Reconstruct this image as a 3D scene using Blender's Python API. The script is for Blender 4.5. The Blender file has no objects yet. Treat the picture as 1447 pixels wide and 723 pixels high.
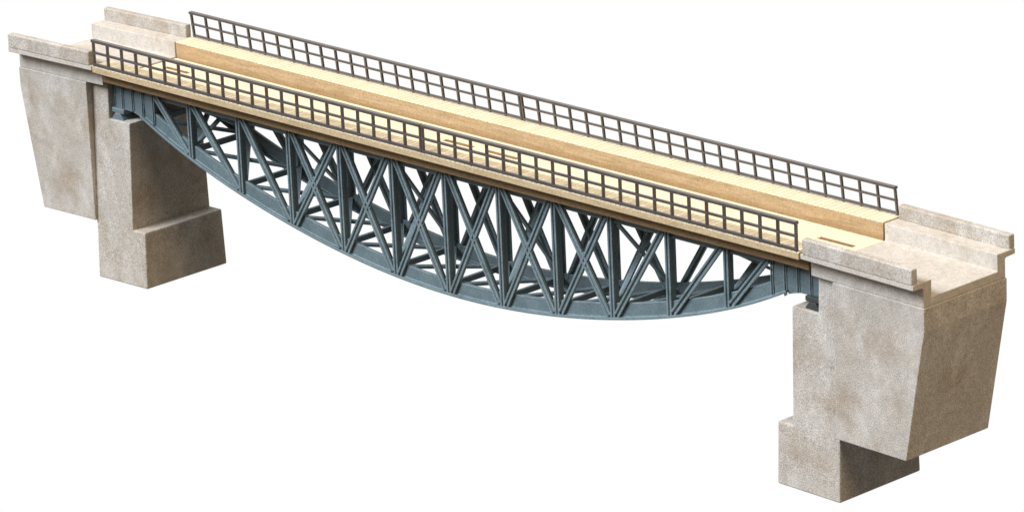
import bpy, math, random
from mathutils import Vector, Matrix
random.seed(7)
S = 0.001                                   # all dimensions below are in millimetres
scene = bpy.context.scene
COL = scene.collection

# ------------------------------------------------------------------ materials
def new_mat(name):
    m = bpy.data.materials.new(name); m.use_nodes = True
    nt = m.node_tree; nt.nodes.clear()
    out = nt.nodes.new('ShaderNodeOutputMaterial'); b = nt.nodes.new('ShaderNodeBsdfPrincipled')
    nt.links.new(b.outputs[0], out.inputs[0])
    tc = nt.nodes.new('ShaderNodeTexCoord')
    return m, nt, b, tc.outputs['Object']

def noise(nt, vec, scale, detail=2.0, rough=0.5, stretch=None):
    if stretch:
        mp = nt.nodes.new('ShaderNodeMapping'); mp.inputs['Scale'].default_value = stretch
        nt.links.new(vec, mp.inputs[0]); vec = mp.outputs[0]
    n = nt.nodes.new('ShaderNodeTexNoise'); n.inputs['Scale'].default_value = scale
    n.inputs['Detail'].default_value = detail; n.inputs['Roughness'].default_value = rough
    nt.links.new(vec, n.inputs['Vector']); return n.outputs['Fac']

def ramp(nt, fac, stops):
    r = nt.nodes.new('ShaderNodeValToRGB'); e = r.color_ramp.elements
    while len(e) < len(stops): e.new(0.5)
    for el, (p, c) in zip(e, stops):
        el.position = p; el.color = (*c, 1) if len(c) == 3 else c
    nt.links.new(fac, r.inputs[0]); return r.outputs[0]

def mix(nt, fac, a, b, mode='MIX'):
    m = nt.nodes.new('ShaderNodeMix'); m.data_type = 'RGBA'; m.blend_type = mode
    if isinstance(fac, float): m.inputs[0].default_value = fac
    else: nt.links.new(fac, m.inputs[0])
    for i, x in ((6, a), (7, b)):
        if isinstance(x, tuple): m.inputs[i].default_value = (*x, 1)
        else: nt.links.new(x, m.inputs[i])
    return m.outputs[2]

def edge_mask(nt, radius, lo, hi):            # 1 on worn outer edges, 0 on open faces
    bv = nt.nodes.new('ShaderNodeBevel'); bv.samples = 6; bv.inputs['Radius'].default_value = radius
    ge = nt.nodes.new('ShaderNodeNewGeometry')
    d = nt.nodes.new('ShaderNodeVectorMath'); d.operation = 'DOT_PRODUCT'
    nt.links.new(bv.outputs[0], d.inputs[0]); nt.links.new(ge.outputs['True Normal'], d.inputs[1])
    m = nt.nodes.new('ShaderNodeMapRange'); nt.links.new(d.outputs['Value'], m.inputs['Value'])
    m.inputs['From Min'].default_value = hi; m.inputs['From Max'].default_value = lo
    return m.outputs[0]
def mul(nt, a, b):
    m = nt.nodes.new('ShaderNodeMath'); m.operation = 'MULTIPLY'
    for i, x in enumerate((a, b)):
        if isinstance(x, float): m.inputs[i].default_value = x
        else: nt.links.new(x, m.inputs[i])
    return m.outputs[0]

def g(v): return (v, v, v)
def bump(nt, b, height, strength, dist):
    n = nt.nodes.new('ShaderNodeBump'); n.inputs['Strength'].default_value = strength
    n.inputs['Distance'].default_value = dist
    nt.links.new(height, n.inputs['Height']); nt.links.new(n.outputs[0], b.inputs['Normal'])

def concrete(name, base, stain, pale, grain=0.34, stain_amt=(0.46, 0.68), wear=True):
    m, nt, b, P = new_mat(name)
    big = noise(nt, P, 55, 4, 0.6); big2 = noise(nt, P, 90, 3, 0.55, (1, 1.3, 0.55))
    c = mix(nt, ramp(nt, big, [(stain_amt[0], g(0)), (stain_amt[1], g(0.75))]), base, stain)
    c = mix(nt, ramp(nt, big2, [(0.47, g(0)), (0.68, g(0.75))]), c, pale)
    flake = mul(nt, ramp(nt, noise(nt, P, 750, 3, 0.7), [(0.50, g(0)), (0.60, g(1))]), ramp(nt, noise(nt, P, 38, 2, 0.5), [(0.46, g(0)), (0.60, g(0.30))]))
    c = mix(nt, flake, c, (0.62, 0.60, 0.56))
    fine = noise(nt, P, 2300, 3, 0.75); mid = noise(nt, P, 420, 2, 0.6)
    if wear:
        wn = ramp(nt, noise(nt, P, 160, 3, 0.6), [(0.35, g(0.15)), (0.65, g(1))])
        c = mix(nt, mul(nt, mul(nt, edge_mask(nt, 0.0013, 0.80, 0.99), wn), 0.75), c, (0.66, 0.64, 0.61))
    gr = ramp(nt, fine, [(0.34, g(1 - grain)), (0.5, g(1.0)), (0.66, g(1 + grain * 0.8))])
    c = mix(nt, 1.0, c, gr, 'MULTIPLY')
    c = mix(nt, 1.0, c, ramp(nt, mid, [(0.3, g(0.90)), (0.7, g(1.09))]), 'MULTIPLY')
    nt.links.new(c, b.inputs['Base Color']); b.inputs['Roughness'].default_value = 0.93
    b.inputs['Specular IOR Level'].default_value = 0.2
    bump(nt, b, fine, 0.55, 0.0005)
    return m

CONC = concrete('sanded_concrete', (0.490, 0.472, 0.446), (0.385, 0.322, 0.252), (0.62, 0.615, 0.605), 0.42)
CONC_TOP = concrete('smooth_concrete', (0.575, 0.553, 0.520), (0.53, 0.475, 0.395), (0.64, 0.62, 0.60), 0.24, (0.5, 0.8), wear=False)

def wood(name, base, dark, grain_dir, plank=None, veins=0.5, fine_amt=0.16, orange=None, damp=False):
    m, nt, b, P = new_mat(name)
    st = {'x': (6, 90, 90), 'y': (90, 6, 90)}[grain_dir]
    v = noise(nt, P, 14, 4, 0.65, st)
    c = mix(nt, ramp(nt, v, [(0.42, g(0)), (0.72, g(veins))]), base, dark)
    if orange:
        o = noise(nt, P, 45, 3, 0.6, (0.5, 1, 1))
        c = mix(nt, ramp(nt, o, [(0.52, g(0)), (0.72, g(0.6))]), c, orange)
    if damp:                                 # water stain creeping up from the lower edge of the board
        sz = nt.nodes.new('ShaderNodeSeparateXYZ'); nt.links.new(P, sz.inputs[0])
        nz = noise(nt, P, 30, 5, 0.7, (1, 1, 4))
        ma = nt.nodes.new('ShaderNodeMath'); ma.operation = 'MULTIPLY_ADD'; ma.inputs[1].default_value = 0.0045
        nt.links.new(nz, ma.inputs[0]); nt.links.new(sz.outputs[2], ma.inputs[2])
        mrx = nt.nodes.new('ShaderNodeMapRange'); nt.links.new(ma.outputs[0], mrx.inputs['Value'])
        mrx.inputs['From Min'].default_value = 0.056 - 0.0030; mrx.inputs['From Max'].default_value = 0.056 - 0.0005
        c = mix(nt, ramp(nt, mrx.outputs[0], [(0.0, g(0.7)), (0.5, g(0.35)), (0.75, g(0))]), c, dark)
    fine = noise(nt, P, 1500, 2, 0.7)
    c = mix(nt, 1.0, c, ramp(nt, fine, [(0.36, g(1 - fine_amt)), (0.64, g(1 + fine_amt))]), 'MULTIPLY')
    h = v
    if plank:                                # grooves between the cross planks, pitch in metres
        sx = nt.nodes.new('ShaderNodeSeparateXYZ'); nt.links.new(P, sx.inputs[0])
        d = nt.nodes.new('ShaderNodeMath'); d.operation = 'DIVIDE'; d.inputs[1].default_value = plank
        nt.links.new(sx.outputs[0], d.inputs[0])
        fr = nt.nodes.new('ShaderNodeMath'); fr.operation = 'FRACT'; nt.links.new(d.outputs[0], fr.inputs[0])
        fl = nt.nodes.new('ShaderNodeMath'); fl.operation = 'FLOOR'; nt.links.new(d.outputs[0], fl.inputs[0])
        wn = nt.nodes.new('ShaderNodeTexWhiteNoise'); wn.noise_dimensions = '1D'; nt.links.new(fl.outputs[0], wn.inputs['W'])
        c = mix(nt, 1.0, c, ramp(nt, wn.outputs[0], [(0, g(0.90)), (1, g(1.04))]), 'MULTIPLY')
        groove = ramp(nt, fr.outputs[0], [(0.0, g(0)), (0.10, g(0)), (0.17, g(1)), (0.97, g(1)), (1.0, g(0))])
        c = mix(nt, ramp(nt, groove, [(0, g(0.0)), (1, g(1))]), tuple(x*0.85 for x in dark), c)
        h = groove
    nt.links.new(c, b.inputs['Base Color']); b.inputs['Roughness'].default_value = 0.75
    b.inputs['Specular IOR Level'].default_value = 0.25
    bump(nt, b, h, 0.35, 0.0003)
    return m

PLANK = wood('pale_plank_wood', (0.815, 0.755, 0.570), (0.66, 0.53, 0.33), 'y', plank=0.0024, veins=0.3, fine_amt=0.17)
FLOORW = wood('pale_floor_wood', (0.815, 0.755, 0.570), (0.68, 0.55, 0.35), 'y', veins=0.3, fine_amt=0.17)
EDGE = wood('edge_wood', (0.53, 0.435, 0.285), (0.36, 0.265, 0.15), 'x', veins=0.6)
BROWN = wood('brown_wood', (0.46, 0.345, 0.215), (0.27, 0.175, 0.085), 'x', veins=0.7, fine_amt=0.15, orange=(0.48, 0.32, 0.17), damp=True)
DARKW = wood('dark_brown_wood', (0.31, 0.215, 0.120), (0.18, 0.115, 0.055), 'x', veins=0.7, fine_amt=0.2)

def painted(name, base, pale, dark, rough, metal=0.0, fine_amt=0.25, spec=0.35, wear=0.0):
    m, nt, b, P = new_mat(name)
    n = noise(nt, P, 120, 4, 0.65)
    c = mix(nt, ramp(nt, n, [(0.45, g(0)), (0.70, g(0.6))]), base, pale)
    if wear: c = mix(nt, mul(nt, edge_mask(nt, 0.0006, 0.86, 0.995), wear), c, tuple(min(1, x*1.9) for x in pale))  # dry-brushed pale edges, with highlights on the ribs painted into the colour too
    n2 = noise(nt, P, 170, 3, 0.6)
    c = mix(nt, ramp(nt, n2, [(0.50, g(0)), (0.75, g(0.6))]), c, dark)
    fine = noise(nt, P, 1700, 2, 0.7)
    c = mix(nt, 1.0, c, ramp(nt, fine, [(0.3, g(1 - fine_amt)), (0.7, g(1 + fine_amt))]), 'MULTIPLY')
    nt.links.new(c, b.inputs['Base Color']); b.inputs['Roughness'].default_value = rough
    b.inputs['Metallic'].default_value = metal; b.inputs['Specular IOR Level'].default_value = spec
    bump(nt, b, fine, 0.25, 0.0002)
    return m

STEEL = painted('blue_grey_paint', (0.128, 0.188, 0.222), (0.175, 0.232, 0.262), (0.078, 0.120, 0.145), 0.5, wear=0.9)
RAILM = painted('dark_brown_rail_paint', (0.072, 0.060, 0.058), (0.115, 0.108, 0.112), (0.038, 0.024, 0.016), 0.27, spec=1.0)
SHOE = painted('dark_bearing_paint', (0.050, 0.058, 0.060), (0.08, 0.09, 0.09), (0.025, 0.025, 0.025), 0.55)

# ------------------------------------------------------------------ mesh helpers (millimetres)
class MB:
    def __init__(s): s.v = []; s.f = []
    def add(s, vs, fs):
        o = len(s.v); s.v += [tuple(x) for x in vs]; s.f += [tuple(i + o for i in f) for f in fs]
    def box(s, x0, x1, y0, y1, z0, z1):
        s.add([(x0,y0,z0),(x1,y0,z0),(x1,y1,z0),(x0,y1,z0),(x0,y0,z1),(x1,y0,z1),(x1,y1,z1),(x0,y1,z1)],
              [(3,2,1,0),(4,5,6,7),(0,1,5,4),(1,2,6,5),(2,3,7,6),(3,0,4,7)])
    def hexa(s, b, t):                       # four bottom and four top corners, counter-clockwise from above
        s.add(list(b) + list(t), [(3,2,1,0),(4,5,6,7),(0,1,5,4),(1,2,6,5),(2,3,7,6),(3,0,4,7)])
    def prism_x(s, prof, x0, x1, x0f=None):  # (y,z) profile along x
        n = len(prof)
        s.add([(x0,y,z) for y,z in prof] + [(x1,y,z) for y,z in prof],
              [tuple(range(n-1,-1,-1)), tuple(range(n,2*n))] + [(i,(i+1)%n,n+(i+1)%n,n+i) for i in range(n)])
    def prism_y(s, prof, y0, y1):            # (x,z) profile along y
        n = len(prof)
        s.add([(x,y0,z) for x,z in prof] + [(x,y1,z) for x,z in prof],
              [tuple(range(n)), tuple(range(2*n-1,n-1,-1))] + [((i+1)%n,i,n+i,n+(i+1)%n) for i in range(n)])
    def sweep(s, prof, a, b, w, d):          # profile (along w, along d) from point a to point b
        a, b, w, d = Vector(a), Vector(b), Vector(w), Vector(d); n = len(prof)
        s.add([a + w*p + d*q for p, q in prof] + [b + w*p + d*q for p, q in prof],
              [tuple(range(n-1,-1,-1)), tuple(range(n,2*n))] + [(i,(i+1)%n,n+(i+1)%n,n+i) for i in range(n)])
    def bar(s, a, b, wid, dep, up=(0,0,1)):
        a, b = Vector(a), Vector(b); t = (b-a).normalized(); u = Vector(up); u = (u - t*u.dot(t)).normalized(); w = t.cross(u)
        s.sweep([(-wid/2,-dep/2),(wid/2,-dep/2),(wid/2,dep/2),(-wid/2,dep/2)], a, b, w, u)
    def build(s, name, mat, parent=None, origin=(0,0,0), bevel=0.0, seg=2, fn=None):
        vs = [Vector(p) for p in s.v]
        if fn: vs = [Vector(fn(*p)) for p in vs]
        o3 = Vector(origin)
        me = bpy.data.meshes.new(name); me.from_pydata([tuple((p-o3)*S) for p in vs], [], s.f)
        me.materials.append(mat); me.validate()
        import bmesh
        bm = bmesh.new(); bm.from_mesh(me); bmesh.ops.recalc_face_normals(bm, faces=bm.faces); bm.to_mesh(me); bm.free()
        ob = bpy.data.objects.new(name, me); COL.objects.link(ob)
        if parent: ob.parent = parent
        if bevel:
            b = ob.modifiers.new('edge_round', 'BEVEL'); b.width = bevel*S; b.segments = seg
            b.limit_method = 'ANGLE'; b.angle_limit = math.radians(35)
        return ob

def empty(name, parent=None, loc=(0,0,0)):
    o = bpy.data.objects.new(name, None); COL.objects.link(o); o.empty_display_size = 0.01
    o.location = tuple(c*S for c in loc)
    if parent: o.parent = parent
    return o

# ------------------------------------------------------------------ fitted dimensions
T, D, BODY, W = 16.16, 5.93, 20.1, 25.1      # trough half width, depth, body half width, walkway half width
XA, XE, XB, XF0, XF1 = 181.6, 231.2, 182.2, 163.45, 191.9
ZSB, ZCB, ZWB, ZFT, ZFB, ZSH = -8.9, -16.9, -63.7, -64.3, -86.5, -22.6

def abutment(sd, tilt, label):
    root = empty('concrete_abutment', None, (sd*200, 0, ZFB))
    root['label'] = label; root['category'] = 'abutment'; root['group'] = 'concrete abutments carrying the two bridge ends'
    org = (sd*200, 0, ZFB)
    def fn(x, y, z): return (sd*x, y, z + tilt*(sd*x - sd*200))
    def bw(z): return 16.92 + 0.037*(-z)      # battered half width of the pier
    kw = dict(parent=root, origin=org, fn=fn)
    # footing
    m = MB(); a, b = bw(ZFB)-.02, bw(ZFT)-.02
    m.hexa([(XF0,-a,ZFB),(XF1,-a,ZFB),(XF1,a,ZFB),(XF0,a,ZFB)], [(XF0+.2,-b,ZFT),(XF1,-b,ZFT),(XF1,b,ZFT),(XF0+.2,b,ZFT)])
    m.build('footing', CONC, bevel=0.6, **kw)
    # pier with the notch for the bearings
    m = MB(); zt = ZSB - 0.05
    prof = [(170.6, ZFT-1.2), (XF1+.02, ZFT-1.2), (XF1, zt), (XB, zt), (XB, ZSH), (170.3, ZSH)]
    n = len(prof)
    m.add([(x, -bw(z), z) for x, z in prof] + [(x, bw(z), z) for x, z in prof],
          [tuple(range(n)), tuple(range(2*n-1, n-1, -1))] + [((i+1)%n, i, n+i, n+(i+1)%n) for i in range(n)])
    m.build('pier', CONC, bevel=0.4, **kw)
    # wing wall block, its outer end tapering inwards below the cap
    m = MB(); q = BODY + 0.35
    prof = [(XF1-.6, ZWB), (XE-8.9, ZWB), (XE+.25, ZCB), (XE+.35, ZSB-.03), (XF1-.6, ZSB-.03)]
    m.prism_y(prof, -q, q); m.build('wing_wall', CONC, bevel=0.38, **kw)
    # ballast trough with its cantilevered walkways
    m = MB(); le = 1.6
    le = 2.1; prof = [(-BODY,ZSB),(BODY,ZSB),(BODY,-le-.4),(BODY+.6,-le),(W,-le+.2),(W,0),(T,0),(T,-D),(-T,-D),(-T,0),(-W,0),(-W,-le+.2),(-BODY-.6,-le),(-BODY,-le-.4)]
    m.prism_x(prof, XA, XE); m.build('trough', CONC_TOP, bevel=0.25, **kw)
    for s in (-1, 1):
        m = MB(); h = 5.4 if s < 0 else 4.9; x0 = 182.6 if s < 0 else 182.2
        y0, y1 = s*(W+.25), s*(W-2.6)
        m.box(x0, XE-.3, min(y0,y1), max(y0,y1), -0.12, h); m.build('parapet', CONC, bevel=0.5, seg=3, **kw)
    return root

abutment(-1, 0.0241, 'sandy concrete abutment whose footing front faces the span, beneath the end with the overlapping railing')
abutment(1, -0.0182, 'sandy concrete abutment showing its open trough end and big tapering outer wing face')

# ------------------------------------------------------------------ the span
span = empty('bridge_span', None, (0, 0, -56))
span['label'] = 'fish-belly truss span in blue-grey with pale wooden deck and dark lattice railings'
span['category'] = 'bridge'
ORG = (0, 0, -56)
KW = dict(origin=ORG)

deck = empty('deck', span)
LX = 181.0
for s in (-1, 1):
    y0, y1 = sorted((s*W, s*T))
    for xa, xb in ((-LX, 1.3), (1.5, LX)):
        m = MB(); m.box(xa, xb, y0, y1, 0.15, 0.6); m.build('walkway', PLANK, deck, bevel=0.12, **KW)
    m = MB(); y0, y1 = sorted((s*(W+.05), s*(T+(3 if s < 0 else 4.2)))); m.box(-LX+.05, LX-.05, y0, y1, -2.0, 0.147)
    m.build('edge_board', EDGE, deck, bevel=0.12, **KW)
    m = MB(); y0, y1 = sorted((s*(BODY+.2), s*(T+.02))); m.box(-LX+.1, LX-.1, y0, y1, -6.8, 0.1 if s > 0 else -2.003)
    m.build('trough_side', DARKW if s < 0 else BROWN, deck, bevel=0.1, **KW)
m = MB()
slots = [(-175, -161.5), (-21.3, -6.2), (0.7, 17.0), (161.5, 177.6)]
ys0, ys1 = 4.3, 6.7
m.box(-LX, LX, -T+.003, ys0, -6.6, -D); m.box(-LX, LX, ys1, T-.003, -6.6, -D)
xs = [-LX] + [c for sl in slots for c in sl] + [LX]
for i in range(0, len(xs), 2): m.box(xs[i], xs[i+1], ys0, ys1, -6.6, -D)
m.build('trough_floor', FLOORW, deck, **KW)
m = MB(); m.box(-LX, LX, -T-2, T+2, -7.3, -6.82); m.box(-LX, LX, -T+.1, T-.1, -6.83, -6.61); m.build('soffit_board', DARKW, deck, **KW)
for x0, x1 in slots:
    m = MB(); m.box(x0+.05, x1-.05, ys1-.25, ys1-.02, -6.605, -D-.06); m.build('slot_lining', BROWN, deck, **KW)

# railings: four lattice panels of 22 fields
RZ0, RZ1 = 1.35, 10.56
def railing(side, x0, x1):
    root = empty('railing', span)
    lean = -1.0 if side > 0 else 0.0
    def yy(z): return side*24.75 + lean*(z-RZ0)/(RZ1-RZ0)
    th = 0.92 if side < 0 else 0.74
    jit = lambda: random.uniform(-.06, .06)
    for nm, z, hh in (('bottom_rail', RZ0, 1.15), ('middle_rail', (RZ0+RZ1)/2, 1.0), ('top_rail', RZ1, 1.25)):
        m = MB(); m.box(x0, x1, yy(z)-.55, yy(z)+.55, z-hh/2*th, z+hh/2*th)
        if nm == 'top_rail': m = MB(); m.box(x0, x1, yy(z)-.95, yy(z)+.95, z-hh/2*th, z+hh/2*th)
        m.build(nm, RAILM, root, bevel=0.22, **KW)
    n = 22
    for i in range(n+1):
        x = x0 + .55 + (x1-x0-1.1)*i/n + (jit() if 0 < i < n else 0)
        m = MB(); a = .56*th
        zb, zt = RZ0-.75, RZ1+.3
        m.hexa([(x-a,yy(zb)-.47,zb),(x+a,yy(zb)-.47,zb),(x+a,yy(zb)+.47,zb),(x-a,yy(zb)+.47,zb)],
               [(x-a+jit(),yy(zt)-.47,zt),(x+a,yy(zt)-.47,zt),(x+a,yy(zt)+.47,zt),(x-a,yy(zt)+.47,zt)])
        m.build('post', RAILM, root, bevel=0.15, **KW)
for side in (-1, 1):
    railing(side, -180.3, -0.05); railing(side, 0.05, 180.3)

# trusses
YT = 14.0; PITCH = 27.6; XPL = 158.7; ZTOP = -7.0
def zb(x):
    t = x/100.0
    return -54.6683 + 13.3408*t**2 - 1.0655*t**4 + 0.3348*t**6 - 0.65*t + 0.25*t**3
def zw(x): return zb(x) + 5.4 + 0.55*min(1, abs(x)/60)
ND = [k*PITCH for k in range(-5, 6)]

def truss(side):
    g_ = empty('truss_girder', span)
    d = side                                   # +1 means outwards is +y
    def Y(o): return d*(YT + o)               # o is measured outwards from the web
    def bx(m, x0, x1, o0, o1, z0, z1): y0, y1 = sorted((Y(o0), Y(o1))); m.box(x0, x1, y0, y1, z0, z1)
    # top chord: T section
    m = MB(); bx(m, -183, 183, -.6, .6, -11.0, ZTOP-.3); bx(m, -183, 183, -2.2, 2.0, ZTOP-.95, ZTOP-.31)
    m.build('top_chord', STEEL, g_, bevel=0.15, **KW)
    # bottom chord: curved web with an outward and inward flange
    m = MB(); N = 96; xs = [-166 + 332*i/N for i in range(N+1)]
    def strip(o0, o1, f0, f1):
        vs = []
        for x in xs: vs += [(x,Y(o0),f0(x)),(x,Y(o1),f0(x)),(x,Y(o1),f1(x)),(x,Y(o0),f1(x))]
        fs = []
        for i in range(N):
            a = 4*i
            for j in range(4): fs.append((a+j, a+(j+1)%4, a+4+(j+1)%4, a+4+j))
        fs += [(0,1,2,3), (4*N+3,4*N+2,4*N+1,4*N)]
        m.add(vs, fs)
    strip(-.6, .6, lambda x: zb(x)+.5, zw)
    strip(-2.0, 2.0, zb, lambda x: zb(x)+.9)
    m.build('bottom_chord', STEEL, g_, bevel=0.15, **KW)
    # solid end plates with stiffener ribs
    for s in (-1, 1):
        m = MB(); xs2 = [XPL + i*(166-XPL)/6 for i in range(7)]
        low = [(s*x, zw(s*x)-1.5) for x in xs2] + [(s*168.5, -18.9), (s*171.5, -18.2), (s*182.6, -18.0)]
        low[6] = (s*166, -19.7)
        prof = low + [(s*182.6, -10.5), (s*XPL, -10.5)]
        if s < 0: prof = prof[::-1]
        y0, y1 = sorted((Y(-.72), Y(.72))); m.prism_y(prof, y0, y1)
        m.build('end_plate', STEEL, g_, bevel=0.12, **KW)
        for x in (158.9, 165.0, 170.9, 176.7, 181.6):
            zl = (zb(s*x)+1.2) if x < 164 else (-20.5 if x < 168 else -17.9)
            m = MB()
            bx(m, s*x-.5, s*x-.12, .7, 1.35, zl, -8.2); bx(m, s*x+.2, s*x+.55, .7, 1.1, zl+.3, -8.2)
            m.build('stiffener', STEEL, g_, bevel=0.08, seg=1, **KW)
        # bearing
        m = MB(); xa, xb = sorted((s*175.0, s*182.0)); bx(m, xa, xb, -2.2, 2.4, -19.6, -17.75)
        sh = m.build('bearing', STEEL if s < 0 else SHOE, span, bevel=0.35, **KW)
        m = MB(); xa, xb = sorted((s*175.6, s*181.2)); xm = (xa+xb)/2
        y0, y1 = sorted((Y(-2.6), Y(2.6))); zb_ = ZSH - .15
        pr = [(xa-.5, zb_), (xb+.5, zb_), (xb+.3, zb_+1.1), (xm+2.1, -20.4), (xm+1.4, -19.55), (xm-1.4, -19.55), (xm-2.1, -20.4), (xa-.3, zb_+1.1)]
        m.prism_y(pr, y0, y1); m.build('rocker', STEEL if s < 0 else SHOE, sh, bevel=0.2, **KW)
        m = MB()
        for yo in (-1.2, 1.2):
            bx(m, xm-2.6, xm-1.8, yo-.45, yo+.45, zb_+.9, zb_+1.9)
        m.build('bolt_head', SHOE, sh, bevel=0.15, **KW)
    # web members: channel face outside, stem inside
    def member(name, x0, z0, x1, z1, off, wid=2.5, stem=1.5):
        t = Vector((x1-x0, 0, z1-z0)).normalized(); w = Vector((-t.z, 0, t.x)) ; dv = Vector((0, d, 0)); h = wid/2
        r = 0.78
        prof = [(-h,0),(-.5,0),(-.5,-stem),(.5,-stem),(.5,0),(h,0),(h,.95),(h-r,.95),(h-r-.12,.36),(-h+r+.12,.36),(-h+r,.95),(-h,.95)]
        m = MB(); m.sweep(prof, (x0, Y(off), z0), (x1, Y(off), z1), w, dv)
        m.build(name, STEEL, g_, bevel=0.1, seg=1, **KW)
    for x in ND: member('vertical', x, zb(x)+.9, x, -7.9, .62, 2.3, 2.4)
    seq = [-XPL] + ND + [XPL]
    for i in range(len(seq)-1):
        a, b = seq[i], seq[i+1]; left = i <= 2; right = i >= 9
        da = db = 2.3
        if left or not right:   # from the top of a to the foot of b
            member('diagonal', a+(1.4 if i == 0 else da), -9.2, b-1.9, zb(b-1.9)+1.6, .66)
        if right or not left:   # from the foot of a to the top of b
            member('diagonal', a+1.9, zb(a+1.9)+1.6, b-(1.4 if i == 11 else db), -9.2, .72)
        if not left and not right:
            # gusset at the crossing of the two diagonals
            A, B = Vector((a+da, -9.2)), Vector((b-1.9, zb(b-1.9)+1.6)); C_, D_ = Vector((a+1.9, zb(a+1.9)+1.6)), Vector((b-db, -9.2))
            r1, r2 = B-A, D_-C_; k = ((C_-A).x*r2.y-(C_-A).y*r2.x)/(r1.x*r2.y-r1.y*r2.x); X = A + r1*k
            m = MB(); y0, y1 = sorted((Y(.55), Y(1.25)))
            m.prism_y([(X.x-1.5,X.y-3.2),(X.x+1.5,X.y-3.2),(X.x+2.0,X.y),(X.x+1.5,X.y+3.2),(X.x-1.5,X.y+3.2),(X.x-2.0,X.y)], y0, y1)
            m.build('gusset', STEEL, g_, bevel=0.15, **KW)
    return g_
truss(-1); truss(1)

# bracing between the two girders
br = empty('bracing', span)
def zl(x): return zb(x) + 3.6
yi = YT - .5
seq = [-XPL] + ND + [XPL]
for x in seq:
    m = MB(); m.bar((x,-yi,zl(x)), (x,yi,zl(x)), 1.3, 2.2); m.build('strut', STEEL, br, bevel=0.12, **KW)
for a, b in zip(seq[:-1], seq[1:]):
    m = MB(); m.bar((a,-yi,zl(a)-.3), (b,yi,zl(b)-.3), 2.0, 1.2); m.build('brace', STEEL, br, bevel=0.12, **KW)
    m = MB(); m.bar((b,-yi,zl(b)+.25), (a,yi,zl(a)+.25), 2.0, 1.2); m.build('brace', STEEL, br, bevel=0.12, **KW)
for k in (0, 2, 4, 6, 8, 10):
    x = ND[k]
    for q, e in ((1, -.35), (-1, .35)):
        m = MB(); m.bar((x+e,-q*yi,zl(x)+1), (x+e,q*yi,-10.2), 0.9, 2.0, (1,0,0)) ; m.build('sway_brace', STEEL, br, bevel=0.1, **KW)

# ------------------------------------------------------------------ studio light and white surround
VIEW = Vector((-0.6918938, 0.6520203, -0.3100846))
world = bpy.data.worlds.new('World'); scene.world = world; world.use_nodes = True
nt = world.node_tree; nt.nodes.clear()
tc = nt.nodes.new('ShaderNodeTexCoord')
dot = nt.nodes.new('ShaderNodeVectorMath'); dot.operation = 'DOT_PRODUCT'
nt.links.new(tc.outputs['Generated'], dot.inputs[0]); dot.inputs[1].default_value = VIEW
mr = nt.nodes.new('ShaderNodeMapRange'); mr.inputs['From Min'].default_value = 0.05; mr.inputs['From Max'].default_value = 0.65
nt.links.new(dot.outputs['Value'], mr.inputs['Value'])
bg = nt.nodes.new('ShaderNodeBackground'); bg.inputs['Strength'].default_value = 1.01
sp = nt.nodes.new('ShaderNodeSeparateXYZ'); nt.links.new(tc.outputs['Generated'], sp.inputs[0])
me_ = nt.nodes.new('ShaderNodeMapRange'); nt.links.new(sp.outputs[2], me_.inputs['Value'])
me_.inputs['From Min'].default_value = -0.45; me_.inputs['From Max'].default_value = 0.35
studio = mix(nt, me_.outputs[0], (0.055, 0.036, 0.020), (0.22, 0.18, 0.13))      # dim below, warm ceiling above
nt.links.new(mix(nt, mr.outputs[0], studio, (1.0, 1.0, 1.0)), bg.inputs[0])
wo = nt.nodes.new('ShaderNodeOutputWorld'); nt.links.new(bg.outputs[0], wo.inputs[0])

sun = bpy.data.lights.new('key_light', 'SUN'); sun.energy = 4.4; sun.angle = math.radians(32); sun.color = (0.975, 0.985, 1.0)
so = bpy.data.objects.new('key_light', sun); COL.objects.link(so)
to_light = Vector((-0.29, -0.70, 0.74))
so.rotation_euler = to_light.to_track_quat('Z', 'Y').to_euler(); so.location = to_light*2

fill = bpy.data.lights.new('fill_light', 'SUN'); fill.energy = 1.65; fill.angle = math.radians(30); fill.color = (1.0, 0.72, 0.43)
fo = bpy.data.objects.new('fill_light', fill); COL.objects.link(fo)
fo.rotation_euler = Vector((0.66, -0.12, 0.76)).to_track_quat('Z', 'Y').to_euler(); fo.location = (2, -0.5, 1.6)

cam = bpy.data.cameras.new('camera'); cam.sensor_width = 36; cam.lens = 187.4988; cam.clip_start = 0.05; cam.clip_end = 50
co = bpy.data.objects.new('camera', cam); COL.objects.link(co)
r, dn, fw = Vector((0.6955087, 0.717177, -0.0438727)), Vector((0.1937796, -0.2460218, -0.9496961)), VIEW
rot = Matrix((r, -dn, -fw)).transposed()
co.matrix_world = Matrix.Translation(Vector((1327.551, -1234.846, 546.754))*S) @ rot.to_4x4()
scene.camera = co

scene.view_settings.view_transform = 'Standard'; scene.view_settings.look = 'None'
scene.view_settings.exposure = 0; scene.view_settings.gamma = 1
scene.render.film_transparent = False
scene.cycles.max_bounces = 8; scene.cycles.diffuse_bounces = 4
